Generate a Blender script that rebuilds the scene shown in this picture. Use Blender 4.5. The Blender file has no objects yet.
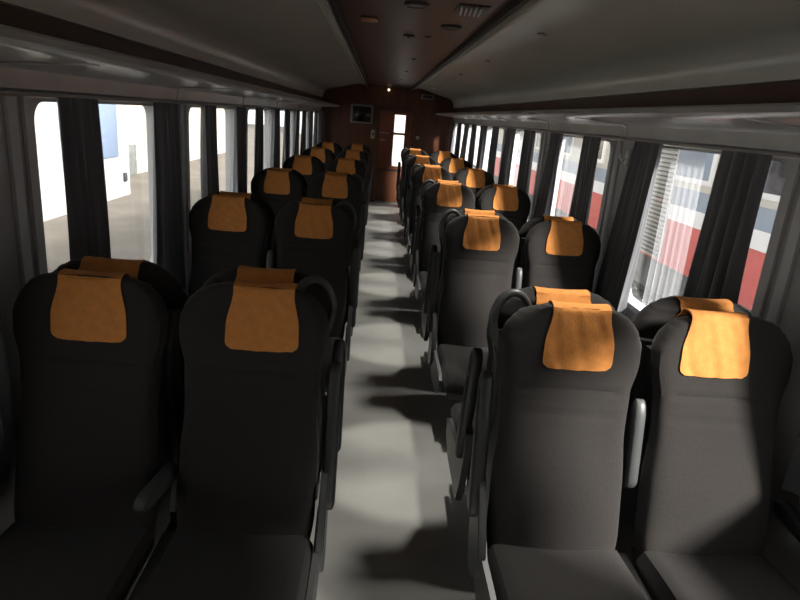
import bpy, bmesh, math, random
from mathutils import Vector, Matrix
random.seed(7)
PI = math.pi
scn = bpy.context.scene
COL = scn.collection

# ------------------------------------------------------------------ measurements (metres)
XC = 0.16            # centre line of the coach
HW = 1.37            # inner half width
Y0, Y1 = -1.7, 12.85 # rear and end wall
PITCH = 1.8
ROW0 = 1.80          # front of the first row of head covers facing the camera
CAMZ = 1.75
WIN_Z0, WIN_Z1 = 0.80, 1.72
WIN_HALF = 0.67
WINC = [2.90 + PITCH * k for k in range(-2, 6)]

SKY_L, SKY_R, SUN_E, SPOT_E = 1.1, 4.6, 14.0, 90.0

# ------------------------------------------------------------------ materials
def mat(name, color, rough=0.5, metal=0.0, spec=0.5, noise=None, bump=None, sheen=0.0, coat=0.0):
    m = bpy.data.materials.new(name); m.use_nodes = True
    nt = m.node_tree; b = nt.nodes['Principled BSDF']
    b.inputs['Base Color'].default_value = (*color, 1)
    b.inputs['Roughness'].default_value = rough
    b.inputs['Metallic'].default_value = metal
    b.inputs['Specular IOR Level'].default_value = spec
    if sheen: 
        b.inputs['Sheen Weight'].default_value = sheen
        b.inputs['Sheen Roughness'].default_value = 0.5
    if coat: b.inputs['Coat Weight'].default_value = coat
    tc = nt.nodes.new('ShaderNodeTexCoord')
    if noise:
        scale, amt, stretch = noise
        mp = nt.nodes.new('ShaderNodeMapping'); mp.inputs['Scale'].default_value = stretch
        n = nt.nodes.new('ShaderNodeTexNoise'); n.inputs['Scale'].default_value = scale; n.inputs['Detail'].default_value = 5
        r = nt.nodes.new('ShaderNodeValToRGB')
        r.color_ramp.elements[0].position = .3; r.color_ramp.elements[1].position = .7
        r.color_ramp.elements[0].color = (*[c * (1 - amt) for c in color], 1)
        r.color_ramp.elements[1].color = (*[min(1, c * (1 + amt)) for c in color], 1)
        nt.links.new(tc.outputs['Object'], mp.inputs['Vector']); nt.links.new(mp.outputs[0], n.inputs['Vector'])
        nt.links.new(n.outputs['Fac'], r.inputs['Fac']); nt.links.new(r.outputs[0], b.inputs['Base Color'])
    if bump:
        scale, strength = bump
        n = nt.nodes.new('ShaderNodeTexNoise'); n.inputs['Scale'].default_value = scale; n.inputs['Detail'].default_value = 3
        bp = nt.nodes.new('ShaderNodeBump'); bp.inputs['Strength'].default_value = strength; bp.inputs['Distance'].default_value = 0.004
        nt.links.new(tc.outputs['Object'], n.inputs['Vector']); nt.links.new(n.outputs['Fac'], bp.inputs['Height'])
        nt.links.new(bp.outputs[0], b.inputs['Normal'])
    return m

M = {}
M['fabric']  = mat('charcoal_fabric', (.024, .0215, .020), .9, spec=.2, noise=(180, .15, (1, 1, 1)), bump=(350, .25), sheen=.06)
M['orange']  = mat('orange_cloth', (.54, .215, .055), .85, spec=.2, noise=(40, .10, (1, 1, 1)), bump=(300, .4))
M['shell']   = mat('black_plastic', (.022, .022, .023), .45)
M['greyplas']= mat('grey_plastic', (.055, .057, .057), .42)
M['lightbar']= mat('light_grey_plastic', (.055, .058, .057), .42)
M['metal']   = mat('brushed_metal', (.55, .55, .53), .3, metal=1)
M['floor']   = mat('grey_linoleum', (.44, .435, .405), .42, spec=.4, noise=(3, .10, (1, 1, 1)))
M['wall']    = mat('grey_wall_laminate', (.36, .36, .365), .38, noise=(4, .08, (1, 1, .3)))
M['frame']   = mat('pale_window_frame', (.48, .49, .49), .35)
M['valance'] = mat('silver_valance', (.42, .42, .41), .30, metal=.25, noise=(3, .12, (1, 1, 1)))
M['cove']    = mat('gloss_cove_panel', (.62, .62, .56), .26, spec=.6, noise=(2, .06, (1, .4, 1)))
M['wood']    = mat('brown_wood_laminate', (.105, .036, .016), .38, noise=(9, .35, (1, 1, .12)))
M['ceilwood']= mat('brown_ceiling_laminate', (.085, .034, .020), .42, noise=(8, .2, (1, .1, 1)))
M['rackwood']= mat('rack_wood_laminate', (.10, .04, .022), .35, noise=(8, .25, (1, .12, 1)))
M['curtain'] = mat('dark_grey_curtain', (.085, .088, .096), .5, spec=.5, bump=(200, .15), sheen=.3)
M['dark']    = mat('dark_gap', (.012, .012, .012), .6)
M['screen']  = mat('black_screen', (.008, .008, .01), .15)
M['bezel']   = mat('grey_bezel', (.22, .21, .20), .4)
M['beige']   = mat('beige_plastic', (.45, .36, .24), .5)
M['red']     = mat('red_wagon_paint', (.62, .09, .07), .4, noise=(3, .1, (1, 1, 1)))
M['wstripe'] = mat('white_wagon_paint', (.85, .85, .83), .4)
M['blue']    = mat('blue_grey_wagon_paint', (.24, .30, .36), .4, noise=(2, .1, (1, 1, 1)))
M['cream']   = mat('cream_wagon_paint', (.55, .52, .45), .5)
M['under']   = mat('underframe_grey', (.13, .14, .13), .7, noise=(6, .3, (1, 1, 1)))
M['louvre']  = mat('louvre_metal', (.52, .50, .46), .5)
M['platform']= mat('tan_platform', (.115, .10, .08), .8, noise=(1.2, .22, (1, 1, 1)))
M['ballast'] = mat('grey_ballast', (.36, .35, .33), .9, noise=(25, .4, (1, 1, 1)))
M['whitewall']=mat('white_building_paint', (.36, .36, .35), .6)
M['bluepanel']=mat('pale_blue_panel', (.15, .20, .29), .5)
M['tanwall'] = mat('tan_building_paint', (.36, .33, .27), .7)
M['blackrub']= mat('black_rubber', (.02, .02, .02), .7)

def mix_transparent(name, color, fac, kind):
    m = bpy.data.materials.new(name); m.use_nodes = True; nt = m.node_tree
    out = nt.nodes['Material Output']; nt.nodes.remove(nt.nodes['Principled BSDF'])
    tr = nt.nodes.new('ShaderNodeBsdfTransparent'); mx = nt.nodes.new('ShaderNodeMixShader'); mx.inputs[0].default_value = fac
    if kind == 'glass':
        g = nt.nodes.new('ShaderNodeBsdfGlossy'); g.inputs['Roughness'].default_value = .03
        g.inputs['Color'].default_value = (*color, 1)
        nt.links.new(tr.outputs[0], mx.inputs[1]); nt.links.new(g.outputs[0], mx.inputs[2])
    else:
        d = nt.nodes.new('ShaderNodeBsdfDiffuse'); d.inputs['Color'].default_value = (*color, 1)
        t = nt.nodes.new('ShaderNodeBsdfTranslucent'); t.inputs['Color'].default_value = (*color, 1)
        m2 = nt.nodes.new('ShaderNodeMixShader'); m2.inputs[0].default_value = .65
        nt.links.new(d.outputs[0], m2.inputs[1]); nt.links.new(t.outputs[0], m2.inputs[2])
        nt.links.new(tr.outputs[0], mx.inputs[1]); nt.links.new(m2.outputs[0], mx.inputs[2])
    nt.links.new(mx.outputs[0], out.inputs['Surface'])
    return m
M['glass'] = mix_transparent('window_glass', (1, 1, 1), .07, 'glass')
M['sheer'] = mix_transparent('sheer_white_voile', (.85, .87, .9), .24, 'cloth')

def emis(name, color, s):
    m = bpy.data.materials.new(name); m.use_nodes = True; b = m.node_tree.nodes['Principled BSDF']
    b.inputs['Base Color'].default_value = (*color, 1)
    b.inputs['Emission Color'].default_value = (*color, 1); b.inputs['Emission Strength'].default_value = s
    return m
M['lamp'] = emis('lit_lamp_glass', (1, .85, .6), 3.0)
M['lampdim'] = mat('amber_lens', (.45, .22, .10), .3)
M['lampclear'] = mat('clear_lens', (.30, .27, .26), .25)

# ------------------------------------------------------------------ mesh helpers
def new_mesh(name, bm, m, smooth=True):
    bmesh.ops.recalc_face_normals(bm, faces=bm.faces[:])
    me = bpy.data.meshes.new(name); bm.to_mesh(me); bm.free()
    me.materials.append(m)
    if smooth:
        for p in me.polygons: p.use_smooth = True
        try: me.set_sharp_from_angle(angle=math.radians(38))
        except Exception: pass
    return me
def link(name, me, parent=None, loc=(0, 0, 0), rot=(0, 0, 0)):
    o = bpy.data.objects.new(name, me); COL.objects.link(o)
    o.location = loc; o.rotation_euler = rot
    if parent: o.parent = parent
    return o
def obj(name, bm, m, parent=None, loc=(0, 0, 0), rot=(0, 0, 0), smooth=True):
    return link(name, new_mesh(name, bm, m, smooth), parent, loc, rot)
def tag(o, label, cat, group=None, kind=None):
    o['label'] = label; o['category'] = cat
    if group: o['group'] = group
    if kind: o['kind'] = kind
    return o
def struct(o):
    o['kind'] = 'structure'; return o
def thing(name, label, cat, loc=(0, 0, 0), rz=0, group=None):
    return tag(link(name, None, None, loc, (0, 0, rz)), label, cat, group)

def box(bm, x0, x1, y0, y1, z0, z1, bev=0.0, seg=2, mtx=None):
    r = bmesh.ops.create_cube(bm, size=1.0); vs = r['verts']
    for v in vs:
        v.co = Vector(((x0 + x1) / 2 + v.co.x * (x1 - x0), (y0 + y1) / 2 + v.co.y * (y1 - y0), (z0 + z1) / 2 + v.co.z * (z1 - z0)))
    if bev:
        es = list({e for v in vs for e in v.link_edges})
        r2 = bmesh.ops.bevel(bm, geom=es, offset=bev, segments=seg, affect='EDGES', profile=.5)
        vs = list(set(r2['verts']) | {v for v in vs if v.is_valid})
    if mtx is not None:
        for v in vs: v.co = mtx @ v.co
    return vs
def loft(bm, rings, caps=True):
    rr = [[bm.verts.new(p) for p in ring] for ring in rings]
    n = len(rr[0])
    for a, b in zip(rr, rr[1:]):
        for i in range(n):
            bm.faces.new((a[i], a[(i + 1) % n], b[(i + 1) % n], b[i]))
    if caps:
        bm.faces.new(rr[0]); bm.faces.new(list(reversed(rr[-1])))
def tube(bm, pts, r, n=10, closed=False, sx=1.0):
    pts = [Vector(p) for p in pts]; rings = []; N = len(pts)
    up = None
    for i, p in enumerate(pts):
        if closed: d = pts[(i + 1) % N] - pts[i - 1]
        else: d = pts[min(i + 1, N - 1)] - pts[max(i - 1, 0)]
        d.normalize()
        if up is None:
            up = Vector((0, 0, 1)) if abs(d.z) < .9 else Vector((0, 1, 0))
        a = d.cross(up).normalized(); up = a.cross(d).normalized()
        rad = r[i] if isinstance(r, (list, tuple)) else r
        rings.append([p + rad * (math.cos(2 * PI * k / n) * a + math.sin(2 * PI * k / n) * up) for k in range(n)])
    if closed:
        rr = [[bm.verts.new(p) for p in ring] for ring in rings]
        for i in range(N):
            a, b = rr[i], rr[(i + 1) % N]
            for k in range(n): bm.faces.new((a[k], a[(k + 1) % n], b[(k + 1) % n], b[k]))
    else: loft(bm, rings)
def cyl(bm, p0, p1, r, n=20): tube(bm, [p0, p1], r, n)
def strip(bm, prof, y0, y1, thick=None):
    """extrude an open x-z profile along y; thick = offset away from the room, a closed solid"""
    P = [Vector((p[0], 0, p[1])) for p in prof]
    ring = P[:]
    if thick:
        outer = []
        for i, p in enumerate(P):
            d = (P[min(i + 1, len(P) - 1)] - P[max(i - 1, 0)]).normalized()
            outer.append(p + Vector((d.z, 0, -d.x)) * thick)
        ring = P + outer[::-1]
    rings = [[Vector((p.x, y, p.z)) for p in ring] for y in (y0, y1)]
    loft(bm, rings)

def interp(tab, t):
    if t <= tab[0][0]: return tab[0][1]
    for (a, va), (b, vb) in zip(tab, tab[1:]):
        if t <= b:
            f = (t - a) / (b - a); f = f * f * (3 - 2 * f)
            return va + (vb - va) * f
    return tab[-1][1]

# ------------------------------------------------------------------ seat meshes (seat faces -y, origin on the floor under the head cover's front)
REC = 0.22
WTAB = [(.36, .205), (.50, .220), (.66, .218), (.82, .207), (.95, .212), (1.05, .232), (1.10, .233), (1.14, .220), (1.165, .202), (1.187, .182), (1.206, .150), (1.22, .108)]
TTAB = [(.36, .10), (.60, .105), (.90, .085), (1.12, .085), (1.185, .07), (1.22, .035)]
def yfront(z): return -(1.13 - z) * REC if z < 1.13 else (z - 1.13) * .12
def back_front(x, z):
    w = interp(WTAB, z); u = min(1, abs(x) / w)
    lumb = .018 * math.exp(-((z - .62) / .14) ** 2)
    wing = .022 * (u ** 2.5) * interp([(.4, .8), (.9, .6), (1.1, 1.2), (1.24, .6)], z)
    pad = -.010 * math.exp(-((z - 1.13) / .09) ** 2) * (1 - u ** 2)
    seam = sum(.006 * math.exp(-((z - s) / .006) ** 2) for s in (.88, .96)) * (1 if u < .8 else 0)
    return yfront(z) - lumb * (1 - u * u) - wing + pad + seam
def backrest_mesh():
    bm = bmesh.new(); rings = []
    zs = [.36 + i * .0125 for i in range(64)] + [1.165, 1.17, 1.175, 1.18, 1.187, 1.193, 1.199, 1.205, 1.21, 1.215, 1.2185, 1.220]
    zs = sorted({round(z, 4) for z in zs})
    n = 28
    for z in zs:
        w = interp(WTAB, z); t = interp(TTAB, z)
        ring = []
        for k in range(n + 1):                      # front side, left to right
            a = -1 + 2 * k / n; x = w * math.copysign(abs(a) ** .85, a)
            e = (1 - abs(a) ** 6) ** (1 / 2.0)       # edge rounding
            yf = back_front(x, z); yb = yfront(z) + t
            mid = (yf + yb) / 2
            ring.append((x, mid + (yf - mid) * (e * .93 + .07), z))
        for k in range(n, -1, -1):
            a = -1 + 2 * k / n; x = w * math.copysign(abs(a) ** .85, a)
            e = (1 - abs(a) ** 6) ** (1 / 2.0)
            yf = back_front(x, z); yb = yfront(z) + t
            mid = (yf + yb) / 2
            ring.append((x, mid + (yb - mid) * (e * .93 + .07), z))
        rings.append(ring)
    loft(bm, rings)
    return new_mesh('backrest', bm, M['fabric'])
def shell_mesh():
    bm = bmesh.new(); rings = []
    for z in [.30 + i * .03 for i in range(27)]:
        w = interp(WTAB, z) - .012; t = interp(TTAB, z)
        y0 = yfront(z) + t - .02; y1 = max(yfront(z) + t + .016, .108)
        ring = []
        for k in range(17):
            a = -1 + 2 * k / 16; ring.append((w * a, y1 - .016 * abs(a) ** 5, z))
        for k in range(16, -1, -1):
            a = -1 + 2 * k / 16; ring.append((w * a, y0, z))
        rings.append(ring)
    loft(bm, rings)
    return new_mesh('back_shell', bm, M['shell'])
def cushion_mesh():
    bm = bmesh.new(); rings = []
    ys = [-.655, -.652, -.645, -.635, -.62, -.60, -.57] + [-.54 + i * .03 for i in range(14)]
    n = 24
    for y in ys:
        f = min(1, (y + .657) / .06); f = math.sqrt(max(0, 1 - (1 - f) ** 2))
        w = .224 - .012 * (1 - f)
        ztop = .47 + .018 * math.sin(min(1, (y + .657) / .5) * PI) - .055 * (1 - f) - .01
        zbot = .345 + .03 * (1 - f)
        ring = []
        for k in range(n + 1):
            a = -1 + 2 * k / n; e = (1 - abs(a) ** 7) ** .5
            dip = -.012 * (1 - a * a) + .010 * a * a
            mid = (ztop + zbot) / 2
            ring.append((w * a, y, mid + (ztop + dip - mid) * (.25 + .75 * e)))
        for k in range(n, -1, -1):
            a = -1 + 2 * k / n; e = (1 - abs(a) ** 7) ** .5; mid = (ztop + zbot) / 2
            ring.append((w * a, y, mid + (zbot - mid) * (.25 + .75 * e)))
        rings.append(ring)
    loft(bm, rings)
    return new_mesh('seat_cushion', bm, M['fabric'])
def cover_mesh(seed):
    rnd = random.Random(seed); ph = rnd.random() * 6
    bm = bmesh.new(); nx = 22
    path = []                                   # (z, side, halfwidth): front bottom -> over the top -> back bottom
    for i in range(17): path.append((1.03 + i * (1.208 - 1.03) / 16, 'f'))
    for i in range(1, 6): path.append((1.208 + .0185 * math.sin(i / 6 * PI), 't%d' % i))
    for i in range(9): path.append((1.208 - i * .012, 'b'))
    rows = []
    for j, (z, s) in enumerate(path):
        h = .092 + .020 * interp([(1.03, 1), (1.10, .95), (1.208, 0)], min(z, 1.208)) if s == 'f' else .093
        if s == 'b': h = .093 + .012 * (1.208 - z) / .1
        if s == 'f' and z < 1.05: h -= .022 * ((1.05 - z) / .02) ** 2 * .8
        row = []
        for i in range(nx + 1):
            a = -1 + 2 * i / nx; x = h * a
            zc = min(z, 1.208)
            wr = (.0010 if z > 1.06 else .0018) * math.sin(9 * a + ph + z * 30) + .0007 * math.sin(17 * a - ph * 2 + z * 45)
            yf = back_front(x, zc) - .007 + wr; yb = yfront(zc) + interp(TTAB, zc) + .014
            if s == 'f': y = yf
            elif s == 'b': y = yb
            else:
                q = int(s[1:]) / 6; y = yf + (yb - yf) * (1 - math.cos(q * PI)) / 2
            zz = z + (-.004 * (1 - a * a) if s == 'f' and z < 1.035 else 0)
            if s[0] == 't': zz += .004 * a * a
            row.append(bm.verts.new((x, y, zz)))
        rows.append(row)
    for a, b in zip(rows, rows[1:]):
        for i in range(nx): bm.faces.new((a[i], a[i + 1], b[i + 1], b[i]))
    bmesh.ops.recalc_face_normals(bm, faces=bm.faces[:])
    bmesh.ops.solidify(bm, geom=bm.faces[:], thickness=.004)
    return new_mesh('head_cover', bm, M['orange'])
def ring_mesh():
    bm = bmesh.new()
    pts = [(.062 * math.cos(t), .0, .098 * math.sin(t)) for t in [2 * PI * i / 36 for i in range(36)]]
    tube(bm, pts, [.014 + .003 * math.cos(2 * PI * i / 36) for i in range(36)], 12, closed=True)
    box(bm, -.012, .012, -.03, -.002, -.12, -.08, .004)
    return new_mesh('grab_handle', bm, M['greyplas'])
def arm_mesh(m, L=.40, name='armrest', hw=.024):
    bm = bmesh.new(); rings = []
    ys = [.035, .03, .015, 0, -.05, -.35 * L, -.62 * L, L * -1 + .05, -L + .02, -L + .005, -L]
    for y in ys:
        e = 1
        if y > 0: e = math.sqrt(max(.02, 1 - (y / .036) ** 2))
        if y < -L + .05: e = math.sqrt(max(.04, 1 - ((-L + .05 - y) / .052) ** 2))
        w = hw * (.5 + .5 * e); h = .032 * e * (1 - .25 * min(1, max(0, -y / L)))
        rings.append([(w * math.copysign(abs(math.cos(t)) ** .6, math.cos(t)), y, h * math.copysign(abs(math.sin(t)) ** .6, math.sin(t)) ) for t in [2 * PI * k / 16 for k in range(16)]])
    loft(bm, rings)
    return new_mesh(name, bm, m)
def bracket_mesh(m):
    bm = bmesh.new()                              # tapered hinge plate beside the back, x thickness .03
    prof = [(-.13, .30), (-.20, .36), (-.20, .44), (-.09, .62), (-.03, .66), (.02, .64), (.03, .58), (-.02, .40), (-.06, .30)]
    rings = [[(x, y, z) for y, z in prof] for x in (-.013, -.011, .011, .013)]
    loft(bm, rings)
    bmesh.ops.bevel(bm, geom=[e for e in bm.edges if abs(e.verts[0].co.x) == abs(e.verts[1].co.x) and abs(abs(e.verts[0].co.x) - .013) < 1e-5 and e.verts[0].co.x == e.verts[1].co.x], offset=.004, segments=2, affect='EDGES')
    return new_mesh('hinge_plate', bm, m)
def base_mesh():
    bm = bmesh.new()
    box(bm, -.19, .19, -.58, .0, .29, .352, .015)
    box(bm, -.20, .20, -.17, -.05, .27, .40, .01)
    return new_mesh('seat_pan', bm, M['shell'])
def leg_mesh():
    bm = bmesh.new()
    box(bm, -.045, .045, -.36, -.24, .02, .30, .012)
    box(bm, -.10, .10, -.42, -.18, .0, .025, .006)
    return new_mesh('pedestal', bm, M['greyplas'])
def sidepanel_mesh():
    bm = bmesh.new()
    prof = [(-.56, .33), (-.57, .40), (-.52, .425), (-.20, .43), (-.10, .50), (-.06, .50), (-.04, .34), (-.20, .26), (-.45, .27)]
    rings = [[(x, y, z) for y, z in prof] for x in (-.009, .009)]
    loft(bm, rings)
    return new_mesh('side_panel', bm, M['greyplas'])

def rail_mesh():
    bm = bmesh.new(); box(bm, -.016, .016, -.60, -.10, .36, .405, .005)
    return new_mesh('frame_rail', bm, M['metal'])
ME = dict(rail=rail_mesh(), back=backrest_mesh(), shell=shell_mesh(), cush=cushion_mesh(), ring=ring_mesh(),
          arm=arm_mesh(M['shell'], .46), armc=arm_mesh(M['lightbar'], .27, hw=.021), armw=arm_mesh(M['shell'], .36), brk=bracket_mesh(M['greyplas']),
          base=base_mesh(), leg=leg_mesh(), side=sidepanel_mesh())
COV = [cover_mesh(s) for s in range(5)]

def make_seat(x, y, rz, aisle, window, ring, mid_angle, label, group, ci, coff=(0, 0)):
    """aisle / window: local x sign of those sides (aisle seats carry the aisle armrest and the middle armrest)"""
    t = thing('train_seat', label, 'seat', (x, y, 0), rz, group)
    link('backrest', ME['back'], t); link('seat_cushion', ME['cush'], t)
    link('back_shell', ME['shell'], t)
    c = link('head_cover', COV[ci % 5], t, (coff[0] + random.uniform(-.004, .004), 0, coff[1] + random.uniform(-.004, .004)), (0, 0, 0))
    link('seat_pan', ME['base'], t); link('pedestal', ME['leg'], t)
    if aisle:
        a = link('armrest', ME['arm'], t, (aisle * .258, -.06, .53), (math.radians(-100), 0, 0))
        link('hinge_plate', ME['brk'], t, (aisle * .246, .0, 0))
        link('side_panel', ME['side'], t, (aisle * .236, 0, 0))
        m = link('armrest', ME['armc'], t, (-aisle * .25, -.045 if mid_angle < -50 else -.06, .66 if mid_angle < -50 else .60), (math.radians(mid_angle), 0, 0))
        m['label'] = 'light grey middle armrest'
        g = link('frame_rail', ME['rail'], t, (-aisle * .25, 0, 0)); g['label'] = 'pale metal seat rail'
        if ring: link('grab_handle', ME['ring'], t, (aisle * .172, .100, 1.122))
    if window:
        link('armrest', ME['armw'], t, (window * .262, -.10, .60), (math.radians(4), 0, 0))
    return t

ORD = ['first', 'second', 'third', 'fourth', 'fifth', 'sixth']
COLS = [(-.845, 'left', 'window'), (-.345, 'left', 'aisle'), (.66, 'right', 'aisle'), (1.163, 'right', 'window')]
n = 0
for i in range(6):
    y = ROW0 + PITCH * i
    for cx, side, pos in COLS:
        s_aisle = (1 if side == 'left' else -1)
        place = '%s seat %s of the aisle' % (pos, side)
        # facing the camera
        if i == 0: where = 'nearest row'
        elif i == 5: where = 'last row before end wall'
        else: where = '%s row from the camera' % ORD[i]
        ang = -98 if side == 'right' or i else -12
        make_seat(cx, y, 0, s_aisle if pos == 'aisle' else 0, -s_aisle if pos == 'window' else 0, False, ang,
                  'charcoal seat with orange head cover, facing camera, %s %s side, %s' % (side, pos, where), 'seats facing the camera', n, {(0, -.845): (.012, 0), (0, -.345): (.030, 0), (0, .66): (.018, 0), (0, 1.163): (-.045, .0)}.get((i, cx), (0, 0)))
        n += 1
        lab = 'charcoal seat facing away, back to back behind %s %s seat of the %s row' % (side, pos, ['nearest', 'second', 'third', 'fourth', 'fifth', 'last'][i])
        make_seat(cx, y + .238, PI, -s_aisle if pos == 'aisle' else 0, s_aisle if pos == 'window' else 0, True, -98, lab, 'seats facing away from the camera', n + 2)

# ------------------------------------------------------------------ coach shell
bm = bmesh.new(); box(bm, XC - HW - .02, XC + HW + .02, Y0, Y1, -.08, 0)
struct(obj('floor', bm, M['floor'], smooth=False))
def side_wall(name, s):
    bm = bmesh.new(); xi, xo = XC + s * HW, XC + s * (HW + .07)
    a, b = min(xi, xo), max(xi, xo)
    box(bm, a, b, Y0, Y1, -.08, WIN_Z0); box(bm, a, b, Y0, Y1, WIN_Z1, 2.36)
    e = [Y0] + sum([[c - WIN_HALF, c + WIN_HALF] for c in WINC], []) + [Y1]
    for k in range(0, len(e), 2): box(bm, a, b, e[k], e[k + 1], WIN_Z0, WIN_Z1)
    return struct(obj(name, bm, M['wall'], smooth=False))
side_wall('wall_left', -1); side_wall('wall_right', 1)
bm = bmesh.new()
for a in ((XC - HW - .07, .31, -.08, 2.45), (.53, XC + HW + .07, -.08, 2.45), (.31, .53, -.08, .76), (.31, .53, 1.775, 2.45)):
    box(bm, a[0], a[1], Y1, Y1 + .08, a[2], a[3])
struct(obj('wall_end', bm, M['wood'], smooth=False))
bm = bmesh.new(); box(bm, XC - HW - .07, XC + HW + .07, Y0 - .08, Y0, -.08, 2.45)
struct(obj('wall_rear', bm, M['wood'], smooth=False))
bm = bmesh.new(); box(bm, XC - .45, XC + .45, Y0, Y1, 2.30, 2.36)
struct(obj('ceiling', bm, M['ceilwood'], smooth=False))
tn = 1
for s in (-1, 1):
    bm = bmesh.new()
    prof = [(1.30, 1.985), (1.305, 2.02), (1.30, 2.07), (1.275, 2.115), (1.23, 2.15), (1.15, 2.175), (1.0, 2.21), (.85, 2.25), (.72, 2.285), (.62, 2.30), (.54, 2.305), (.48, 2.295), (.455, 2.275), (.45, 2.25)]
    ins = [(XC + s * x, z) for x, z in prof]
    ring = ins + [(XC + s * .45, 2.36), (XC + s * 1.368, 2.36), (XC + s * 1.368, 1.985)]
    loft(bm, [[(x, yy, z) for x, z in ring] for yy in (Y0, Y1)])
    o = struct(obj('trim_%d' % tn, bm, M['cove'])); o['label'] = 'grey glossy curved ceiling cove above the %s seats' % ('left' if s < 0 else 'right'); tn += 1
    # dark gap and bright bead between cove and ceiling
    bm = bmesh.new(); box(bm, XC + s * .43 - .014, XC + s * .43 + .014, Y0, Y1, 2.262, 2.31, .004)
    struct(obj('trim_%d' % tn, bm, M['dark'])); tn += 1
    bm = bmesh.new(); cyl(bm, (XC + s * .53, Y0, 2.297), (XC + s * .53, Y1, 2.297), .010, 8)
    struct(obj('trim_%d' % tn, bm, M['cove'])); tn += 1
    # skirting
    bm = bmesh.new(); box(bm, XC + s * 1.345 - .02, XC + s * 1.345 + .02, Y0, Y1, 0, .14, .006)
    struct(obj('baseboard_%s' % ('left' if s < 0 else 'right'), bm, M['greyplas']))

# luggage racks
for s in (-1, 1):
    sd = 'left' if s < 0 else 'right'
    t = thing('luggage_rack', 'long silver luggage rack with brown back panel above the %s windows' % sd, 'luggage rack', (0, 0, 0), 0, 'luggage racks')
    X = lambda v: XC + s * v
    bm = bmesh.new()
    ring = [(X(1.366), 1.735), (X(1.345), 1.74), (X(1.335), 1.80), (X(1.31), 1.815), (X(1.02), 1.828), (X(.975), 1.832), (X(.958), 1.845), (X(.960), 1.862), (X(.985), 1.872), (X(1.366), 1.872)]
    loft(bm, [[(x, yy, z) for x, z in ring] for yy in (Y0 + .005, Y1 - .005)])
    obj('shelf', bm, M['valance'], t)
    bm = bmesh.new(); box(bm, min(X(1.335), X(1.366)), max(X(1.335), X(1.366)), Y0 + .005, Y1 - .005, 1.873, 1.983)
    obj('back_panel', bm, M['rackwood'], t)
    for k in range(8):
        yy = WINC[k] - .9
        if yy < Y0 + .1: continue
        bm = bmesh.new()
        ring = [(X(1.348), 1.742), (X(1.338), 1.741), (X(1.328), 1.796), (X(1.306), 1.809), (X(1.02), 1.823), (X(1.02), 1.833), (X(1.31), 1.820), (X(1.338), 1.80)]
        loft(bm, [[(x, q, z) for x, z in ring] for q in (yy - .018, yy + .018)])
        obj('joint_strip', bm, M['metal'], t)

# windows
wn = 1
def rounded_rect(hy, hz, r, n=6):
    pts = []
    for cy, cz, a0 in ((hy - r, hz - r, 0), (-hy + r, hz - r, 90), (-hy + r, -hz + r, 180), (hy - r, -hz + r, 270)):
        for k in range(n + 1):
            a = math.radians(a0 + 90 * k / n); pts.append((cy + r * math.cos(a), cz + r * math.sin(a)))
    return pts
WH = (WIN_Z1 - WIN_Z0) / 2; WZ = (WIN_Z1 + WIN_Z0) / 2
def frame_mesh(s):
    bm = bmesh.new(); n = 6
    inn = rounded_rect(WIN_HALF - .025, WH - .02, .07, n); out = rounded_rect(WIN_HALF + .03, WH + .012, .03, n)
    hole = rounded_rect(WIN_HALF - .001, WH - .001, .001, n)
    def ring(pts, x): return [bm.verts.new((x, a, b)) for a, b in pts]
    L = [ring(out, -s * .002), ring(out, -s * .014), ring(inn, -s * .014), ring(inn, s * .068), ring(hole, s * .068), ring(hole, -s * .002)]
    N = len(inn)
    for a, b in zip(L, L[1:] + L[:1]):
        for k in range(N): bm.faces.new((a[k], a[(k + 1) % N], b[(k + 1) % N], b[k]))
    return new_mesh('window_frame', bm, M['frame'])
for s in (-1, 1):
    fm = frame_mesh(s)
    bm = bmesh.new(); rp = rounded_rect(WIN_HALF - .023, WH - .018, .07)
    loft(bm, [[(s * q, a, b) for a, b in rp] for q in (.045, .051)]); pm = new_mesh('window_pane', bm, M['glass'], False)
    for c in WINC:
        w = struct(link('window_%d' % wn, None, None, (XC + s * HW, c, WZ))); wn += 1
        f = link('window_frame', fm, w); p = link('window_pane', pm, w)
        f['kind'] = 'structure'; p['kind'] = 'structure'
        la = bpy.data.lights.new('window_portal', 'AREA'); la.shape = 'RECTANGLE'; la.size = 2 * WIN_HALF; la.size_y = 2 * WH
        la.cycles.is_portal = True
        lo = bpy.data.objects.new('window_portal', la); COL.objects.link(lo)
        lo.location = (XC + s * (HW + .12), c, WZ)
        lo.rotation_euler = Vector((s, 0, 0)).to_track_quat('Z', 'X').to_euler()

# curtain rails with hooks
for s in (-1, 1):
    sd = 'left' if s < 0 else 'right'
    bm = bmesh.new(); cyl(bm, (XC + s * 1.315, Y0 + .01, 1.722), (XC + s * 1.315, Y1 - .01, 1.722), .007, 8)
    t = tag(obj('curtain_rail', bm, M['metal']), 'thin metal curtain rail along the tops of the %s windows' % sd, 'curtain rail', 'curtain rails')

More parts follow.
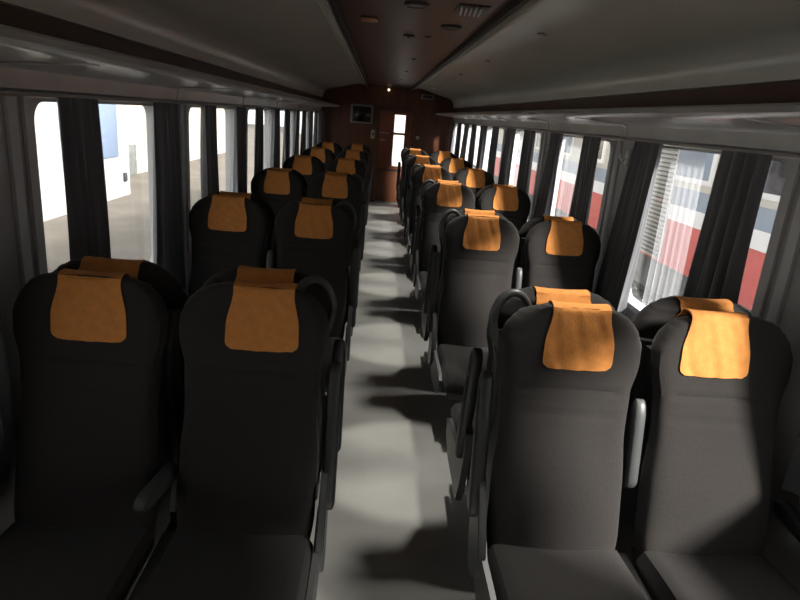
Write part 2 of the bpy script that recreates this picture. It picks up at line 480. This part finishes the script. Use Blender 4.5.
# curtains
def curtain_mesh(width, z0, z1, folds, amp, seed, m, lean=0.0, spread=1.0, thick=.004, name='curtain'):
    rnd = random.Random(seed); bm = bmesh.new(); nu, nv = 64, 22
    ph = [rnd.random() * 6.28 for _ in range(5)]
    rows = []
    for j in range(nv + 1):
        v = j / nv; z = z1 + (z0 - z1) * v; row = []
        wid = width * (1 + (spread - 1) * v)
        for i in range(nu + 1):
            u = i / nu
            y = (u - .5) * wid + lean * v + .008 * math.sin(5 * v + ph[0]) + .010 * math.sin(folds * 2 * PI * u + ph[2] + 1.2) * v
            a = amp * (.55 + .45 * v)
            x = a * math.sin(folds * 2 * PI * u + ph[1] + .7 * math.sin(3 * v + ph[3])) + .3 * a * math.sin(folds * 4.4 * PI * u + ph[4] + v)
            row.append(bm.verts.new((x, y, z)))
        if thick: row += [bm.verts.new((v_.co.x + thick, v_.co.y, v_.co.z)) for v_ in reversed(row)]
        rows.append(row)
    N = len(rows[0])
    for a, b in zip(rows, rows[1:]):
        for i in range(N if thick else nu): bm.faces.new((a[i], a[(i + 1) % N], b[(i + 1) % N], b[i]))
    bmesh.ops.recalc_face_normals(bm, faces=bm.faces[:])
    me = bpy.data.meshes.new(name); bm.to_mesh(me); bm.free(); me.materials.append(m)
    for p in me.polygons: p.use_smooth = True
    return me
NTH = ['behind the camera', 'beside the nearest seats', 'first', 'second', 'third', 'fourth', 'fifth', 'sixth']
for s in (-1, 1):
    sd = 'left' if s < 0 else 'right'
    for k, c in enumerate(WINC):
        if k == 0: continue
        wlab = '%s window just before the nearest seats' % sd if k == 1 else '%s %s window past the nearest seats' % (NTH[k], sd)
        if s > 0: near, far = (c - .44, .34), (c + .43, .33)
        else:     near, far = (c - .44, .27), (c + .53, .32)
        if k == 1 and s > 0: far = (c + .55, .20)
        for which, (cy, w) in (('near', near), ('far', far)):
            bm_ = curtain_mesh(w, .66, 1.72, (4 + (k % 2)) if w > .22 else 3, .029, 10 * k + (which == 'far') + (50 if s > 0 else 0), M['curtain'],
                               lean=(.02 if which == 'near' else 0 if k == 1 else (.15 if s > 0 else 0.0)), spread=(1.12 if which == 'near' else 1.15))
            o = link('curtain', bm_, None, (XC + s * 1.293, cy, 0))
            tag(o, 'dark grey curtain at the %s edge of the %s' % (which, wlab), 'curtain', 'dark grey window curtains')
        if k >= 2 and (s > 0 or k >= 3):
            ww = .34 if s > 0 else .16
            sy = c + .09 if s > 0 else c + .36
            bm_ = curtain_mesh(ww, .70, 1.71, 5, .006, 200 + 10 * k + s, M['sheer'], lean=.02, spread=1.05, thick=0, name='sheer_curtain')
            o = link('sheer_curtain', bm_, None, (XC + s * 1.349, sy, 0))
            tag(o, 'white translucent sheer curtain hanging in the %s' % wlab, 'sheer curtain', 'white sheer curtains')

# pillar trims and coat hooks
for s in (-1, 1):
    sd = 'left' if s < 0 else 'right'
    for k in range(1, 8):
        c = WINC[k] - .9
        bm = bmesh.new(); xa = XC + s * 1.362
        box(bm, xa - .008, xa + .008, c + .10, c + .155, .15, 1.73, .003)
        struct(obj('trim_%d' % tn, bm, M['frame'])); tn += 1
        lab = 'coat hook on the %s wall pillar beside the %s seat row' % (sd, ORD[max(0, k - 2)] if k > 1 else 'camera-side')
        h = thing('coat_hook', ('small metal ' + lab) if k > 1 else 'small metal coat hook on the %s wall before the first seats' % sd, 'coat hook', (XC + s * HW, c - .02, 1.62), 0, 'coat hooks')
        bm = bmesh.new(); box(bm, -.012, .003, -.02, .02, -.05, .05, .003) if s > 0 else box(bm, -.003, .012, -.02, .02, -.05, .05, .003)
        obj('plate', bm, M['metal'], h)
        bm = bmesh.new(); tube(bm, [(-s * .01, 0, -.01), (-s * .035, 0, -.025), (-s * .05, 0, -.01), (-s * .05, 0, .015)], .006, 8)
        obj('hook', bm, M['metal'], h)

# ------------------------------------------------------------------ end wall: door, monitor, switch, speaker
d = struct(link('door_1', None, None, (.34, Y1, 0)))
bm = bmesh.new()
x0, x1, zt = -.33, .33, 1.83
wx0, wx1 = -.03, .19
yb, yf = -.001, -.035
for a in ((x0, wx0, .70, zt), (wx1, x1, .70, zt), (wx0, wx1, .70, .76), (wx0, wx1, 1.775, zt), (wx0, wx1, 1.385, 1.43)):
    box(bm, a[0], a[1], yf, yb, a[2], a[3])
obj('door_leaf', bm, mat('door_red_wood', (.16, .045, .02), .35, noise=(7, .4, (1, 1, .1))), d, smooth=False)
bm = bmesh.new(); box(bm, x0, x1, yf - .004, yb, .03, .66, .006); obj('lower_panel', bm, M['wood'], d)
bm = bmesh.new(); box(bm, x0 - .01, x1 + .01, yf - .014, yb, .66, .70, .004); obj('kick_rail', bm, M['shell'], d)
bm = bmesh.new()
box(bm, x0 - .06, x0, -.05, 0, 0, zt + .05, .006); box(bm, x1, x1 + .06, -.05, 0, 0, zt + .05, .006); box(bm, x0 - .06, x1 + .06, -.05, 0, zt, zt + .06, .006)
obj('door_frame', bm, M['ceilwood'], d)
bm = bmesh.new(); box(bm, x0, x1, -.06, .0, 0, .03, .005); obj('threshold', bm, M['metal'], d)
for za, zb in ((.76, 1.385), (1.43, 1.775)):
    bm = bmesh.new(); box(bm, wx0, wx1, -.02, -.012, za, zb); p = obj('door_pane', bm, M['glass'], d, smooth=False)
bm = bmesh.new(); cyl(bm, (x0 + .05, -.035, 1.27), (x0 + .05, -.075, 1.27), .014, 12); cyl(bm, (x0 + .05, -.075, 1.27), (x0 + .14, -.075, 1.27), .009, 10)
obj('door_handle', bm, M['metal'], d)
bm = bmesh.new(); box(bm, x0 + .01, x0 + .2, -.05, -.035, 1.40, 1.415, .003); obj('push_bar', bm, M['metal'], d)
for o in d.children: o['kind'] = 'structure'

t = thing('wall_monitor', 'flat monitor with grey bezel and black screen on the brown end wall', 'monitor', (-.355, Y1, 1.735))
bm = bmesh.new(); box(bm, -.225, .225, -.09, -.0, -.18, .18, .012); obj('bezel', bm, M['bezel'], t)
bm = bmesh.new(); box(bm, -.185, .185, -.094, -.088, -.145, .145, .002); obj('screen', bm, M['screen'], t)
t = thing('switch_box', 'small beige switch box on end wall left of the door', 'switch', (-.11, Y1, 1.36))
bm = bmesh.new(); box(bm, -.04, .04, -.045, 0, -.085, .085, .006); obj('housing', bm, M['beige'], t)
bm = bmesh.new(); box(bm, -.018, .018, -.052, -.045, -.02, .03, .003); obj('button', bm, M['shell'], t)
t = thing('speaker_box', 'small pale speaker box high on end wall right of the door', 'speaker', (.93, Y1, 2.16))
bm = bmesh.new(); box(bm, -.13, .13, -.07, 0, -.045, .045, .012); obj('housing', bm, M['bezel'], t)
bm = bmesh.new(); box(bm, -.09, .09, -.075, -.068, -.025, .025, .004); obj('grille', bm, M['shell'], t)
t = thing('door_button', 'small round metal button on end wall right of the door', 'button', (.80, Y1, 1.36))
bm = bmesh.new(); cyl(bm, (0, .003, 0), (0, -.012, 0), .035, 20); obj('plate', bm, M['metal'], t)
bm = bmesh.new(); cyl(bm, (0, -.012, 0), (0, -.022, 0), .016, 16); obj('knob', bm, M['lightbar'], t)
t = thing('ceiling_lamp', 'small lit warm lamp on the ceiling in front of the end wall', 'lamp', (.15, Y1 - .12, 2.30))
bm = bmesh.new(); cyl(bm, (0, 0, 0), (0, 0, -.05), .045, 20); obj('base', bm, M['beige'], t)
bm = bmesh.new(); bmesh.ops.create_icosphere(bm, subdivisions=2, radius=.022, matrix=Matrix.Translation((0, 0, -.07))); obj('bulb', bm, M['lamp'], t)

# ceiling fittings
t = thing('ceiling_fixture', 'square amber lens in the brown ceiling on the left side', 'ceiling light', (-.10, 4.0, 2.30))
bm = bmesh.new(); box(bm, -.05, .05, -.055, .055, -.018, 0, .008); obj('lens', bm, M['lampdim'], t)
for (fx, fy, lab) in ((.15, 3.38, 'round pale fitting in the middle of the brown ceiling, closest to the camera'), (.40, 4.05, 'round dull fitting in the brown ceiling beside the right cove')):
    t = thing('ceiling_fixture', lab, 'ceiling light', (fx, fy, 2.30))
    bm = bmesh.new(); tube(bm, [(.055 * math.cos(a), .055 * math.sin(a), -.006) for a in [2 * PI * i / 28 for i in range(28)]], .010, 8, closed=True); obj('rim', bm, M['lightbar'], t)
    bm = bmesh.new(); cyl(bm, (0, 0, 0), (0, 0, -.010), .05, 28); obj('lens', bm, M['lampclear'], t)
t = thing('smoke_detector', 'tiny round sensor in the brown ceiling past the round fittings', 'sensor', (.17, 4.65, 2.30))
bm = bmesh.new(); cyl(bm, (0, 0, 0), (0, 0, -.012), .04, 20); obj('base', bm, M['ceilwood'], t)
bm = bmesh.new(); cyl(bm, (0, 0, -.012), (0, 0, -.022), .018, 16); obj('cap', bm, M['bezel'], t)
t = thing('ceiling_grille', 'shiny slatted metal grille in the brown ceiling at the top right', 'vent', (.44, 3.4, 2.30))
for q in range(5):
    bm = bmesh.new(); cyl(bm, (-.07 + q * .024, -.12, -.012), (-.05 + q * .024, .12, -.012), .005, 8); obj('slat', bm, M['metal'], t)
bm = bmesh.new(); box(bm, -.09, .07, -.13, .13, -.006, 0, .002); obj('frame', bm, M['shell'], t)

# ------------------------------------------------------------------ outside
bm = bmesh.new(); box(bm, -60, XC - HW - .12, -30, 80, -.75, -.6)
o = struct(obj('ground_platform', bm, M['platform'], smooth=False))
bm = bmesh.new(); box(bm, XC - HW - .12, 60, -30, 80, -1.05, -.95)
struct(obj('ground_trackbed', bm, M['ballast'], smooth=False))

WX = 4.2
t = thing('passenger_wagon', 'red and white railway wagon with blue grey window band on the next track', 'train wagon', (WX, 8, -.95))
def wpart(name, z0, z1, m, y0=-12, y1=14.6, x0=0, x1=2.6, bev=0):
    bm = bmesh.new(); box(bm, x0, x1, y0, y1, z0 + .95, z1 + .95, bev); return obj(name, bm, m, t, smooth=False)
wpart('underframe', -.50, .02, M['under'], x0=.12)
wpart('red_band', .02, .66, M['red']); wpart('white_stripe', .66, .87, M['wstripe'], x0=-.01)
wpart('window_band', .87, 1.12, M['blue'])
wpart('upper_wall', 1.12, 2.25, M['cream'])
bm = bmesh.new(); strip(bm, [(0, 3.2), (.15, 3.42), (.6, 3.58), (1.3, 3.64), (2.0, 3.58), (2.45, 3.42), (2.6, 3.2)], -12, 14.6); obj('roof', bm, M['under'], t)
for q in range(-6, 7):
    yy = q * 1.95 - .4
    if 0.2 < yy < 1.9 : continue
    bm = bmesh.new(); box(bm, -.02, .02, yy, yy + 1.25, 2.15, 2.95, .02); w = obj('side_window', bm, M['wstripe'], t)
    bm = bmesh.new(); box(bm, -.025, .0, yy + .07, yy + 1.18, 2.22, 2.88, .01); obj('pane', bm, M['screen'] if q % 3 else M['blue'], w)
lv = None
bm = bmesh.new(); box(bm, -.03, .0, .55, 1.35, 1.0, 2.7, .01)
lv = obj('louvre_panel', bm, M['louvre'], t)
bm = bmesh.new()
for q in range(26):
    zz = 1.05 + q * .062
    box(bm, -.05, -.03, .60, 1.30, zz, zz + .022)
obj('slats', bm, M['under'], lv, smooth=False)
for by in (-8, 3.5):
    for q in (-.9, .9):
        bm = bmesh.new(); cyl(bm, (.15, by + q, .46), (.30, by + q, .46), .44, 28); obj('wheel', bm, M['under'], t)
    bm = bmesh.new(); box(bm, .05, .15, by - 1.3, by + 1.3, .35, .6, .02); obj('bogie_frame', bm, M['shell'], t)
# tracks
t = thing('pale_building', 'pale building far away, seen through the end door glass', 'building', (0, 62, -.95))
bm = bmesh.new(); box(bm, -9, 11, 0, 4, 0, 9); obj('wall', bm, M['whitewall'], t, smooth=False)
bm = bmesh.new(); box(bm, -9.2, 11.2, -.2, 4.2, 9, 9.2); obj('roof', bm, M['under'], t, smooth=False)
bm = bmesh.new(); box(bm, 1.6, 2.4, -.04, 0, .0, 1.9); obj('doorway', bm, M['tanwall'], t, smooth=False)
for xx in (XC - .72, XC + .72, WX + .55, WX + 2.0):
    bm = bmesh.new(); box(bm, xx - .035, xx + .035, -30, 60, -.95, -.82, .01)
    tag(obj('rail', bm, M['under']), 'steel rail %s' % ('under the coach' if xx < 2 else 'under the red and white wagon'), 'rail', 'rails %s' % ('under the coach' if xx < 2 else 'under the wagon'))

t = thing('station_building', 'long white station building with pale blue panel across the tan platform', 'building', (-6.0, 4, -.6))
bm = bmesh.new(); box(bm, -4, 0, -20, 11.4, 0, 3.4); obj('wall', bm, M['whitewall'], t, smooth=False)
bm = bmesh.new(); box(bm, -4.1, .25, -20.2, 11.6, 3.4, 3.6, .02); obj('roof', bm, M['under'], t)
bm = bmesh.new(); box(bm, -.02, .03, 9.9, 10.75, .95, 2.9, .01); obj('blue_panel', bm, M['bluepanel'], t)
bm = bmesh.new(); box(bm, -.0, .05, 11.0, 11.15, .35, .55, .01); obj('meter_box', bm, M['shell'], t)
t = thing('tan_building', 'tan building with a dark low doorway standing beyond the white one', 'building', (-7.4, 22, -.6))
bm = bmesh.new(); box(bm, -3, 0, -4.5, 12, 0, 3.6); obj('wall', bm, M['tanwall'], t, smooth=False)
bm = bmesh.new(); box(bm, -.02, .04, -3.4, -2.5, 0, .9, .01); obj('doorway', bm, M['under'], t)
bm = bmesh.new(); box(bm, -3.1, .2, -4.6, 12.1, 3.6, 3.75, .02); obj('roof', bm, M['under'], t)

# ------------------------------------------------------------------ light
w = bpy.data.worlds.new('sky'); scn.world = w; w.use_nodes = True
nt = w.node_tree; bg = nt.nodes['Background']; bg.inputs['Color'].default_value = (.97, .985, 1.0, 1)
tc = nt.nodes.new('ShaderNodeTexCoord'); sp = nt.nodes.new('ShaderNodeSeparateXYZ'); mr = nt.nodes.new('ShaderNodeMapRange')
mr.inputs['From Min'].default_value = -.6; mr.inputs['From Max'].default_value = .9
mr.inputs['To Min'].default_value = SKY_L; mr.inputs['To Max'].default_value = SKY_R
nt.links.new(tc.outputs['Generated'], sp.inputs[0]); nt.links.new(sp.outputs['X'], mr.inputs['Value']); nt.links.new(mr.outputs[0], bg.inputs['Strength'])
sun = bpy.data.lights.new('sun', 'SUN'); sun.energy = SUN_E; sun.angle = math.radians(9); sun.color = (1, .96, .9)
so = bpy.data.objects.new('sun', sun); COL.objects.link(so)
so.rotation_euler = Vector((-1.0, 1.05, -.80)).to_track_quat('-Z', 'Y').to_euler()
# added spots to cast the aisle floor shadows, one above every back-to-back pair
for k in range(-1, 6):
    yy = ROW0 + .12 + PITCH * k
    if yy > Y1 - .2: continue
    l = bpy.data.lights.new('added_aisle_spot', 'SPOT'); l.energy = SPOT_E; l.spot_size = math.radians(44); l.spot_blend = .4; l.shadow_soft_size = .085
    l.color = (1, .97, .9)
    o = bpy.data.objects.new('added_aisle_spot', l); COL.objects.link(o); o.location = (.88, yy, 2.215)
    o.rotation_euler = (Vector((.36, yy, 0)) - o.location).to_track_quat('-Z', 'Y').to_euler()
    t = thing('added_downlight', 'small added recessed lamp in the right cove above the %s' % ('seats beside the camera' if k < 0 else '%s seat row' % ORD[k]), 'added_downlight', (.88, yy, 2.25), 0, 'added aisle downlights')  # invented fitting that gives the added shadow-casting spot a body
    bm = bmesh.new(); tube(bm, [(.026 * math.cos(a), .026 * math.sin(a), 0) for a in [2 * PI * i / 20 for i in range(20)]], .006, 8, closed=True); obj('rim', bm, M['metal'], t)
    bm = bmesh.new(); cyl(bm, (0, 0, .012), (0, 0, .002), .02, 16); obj('lens', bm, M['lampclear'], t)

# narrow added spots to brighten the aisle floor, one in the middle of every bay
for k in range(0, 7):
    yy = ROW0 + .12 - .9 + PITCH * k
    l = bpy.data.lights.new('added_ceiling_spot', 'SPOT'); l.energy = SPOT_E * 1.05; l.spot_size = math.radians(26); l.spot_blend = .4; l.shadow_soft_size = .03
    l.color = (1, .97, .9)
    o = bpy.data.objects.new('added_ceiling_spot', l); COL.objects.link(o); o.location = (.30, yy, 2.285)
    o.rotation_euler = (Vector((.25, yy, 0)) - o.location).to_track_quat('-Z', 'Y').to_euler()
    t = thing('added_ceiling_spotlight', 'tiny added flush lamp in the brown ceiling %s' % ('just past the camera' if k == 0 else 'after the %s seat row' % ORD[k - 1]), 'added_spotlight', (.30, yy, 2.30), 0, 'added aisle spotlights')  # made-up lamp body around the added floor light
    bm = bmesh.new(); tube(bm, [(.02 * math.cos(a), .02 * math.sin(a), -.003) for a in [2 * PI * i / 20 for i in range(20)]], .004, 8, closed=True); obj('rim', bm, M['shell'], t)
    bm = bmesh.new(); cyl(bm, (0, 0, 0), (0, 0, -.004), .018, 16); obj('lens', bm, M['lampclear'], t)

# ------------------------------------------------------------------ camera
yaw, pitch, roll, f = math.radians(3.18), math.radians(16.68), math.radians(4.69), 610.9
fw = Vector((math.sin(yaw) * math.cos(pitch), math.cos(yaw) * math.cos(pitch), -math.sin(pitch)))
rt = Vector((math.cos(yaw), -math.sin(yaw), 0)); up = rt.cross(fw)
r2 = math.cos(roll) * rt + math.sin(roll) * up; u2 = -math.sin(roll) * rt + math.cos(roll) * up
cam = bpy.data.cameras.new('camera'); cam.sensor_width = 36; cam.lens = f * 36 / 800; cam.clip_start = .02; cam.clip_end = 300
co = bpy.data.objects.new('camera', cam); COL.objects.link(co)
mm = Matrix((r2, u2, -fw)).transposed().to_4x4(); mm.translation = (0, 0, CAMZ); co.matrix_world = mm
scn.camera = co
scn.view_settings.view_transform = 'Standard'; scn.view_settings.look = 'None'; scn.view_settings.gamma = 1; scn.view_settings.exposure = 0
scn.view_settings.use_curve_mapping = False
scn.cycles.use_denoising = True
scn.cycles.max_bounces = 8; scn.cycles.diffuse_bounces = 4; scn.cycles.transparent_max_bounces = 12
scn.cycles.sample_clamp_indirect = 6
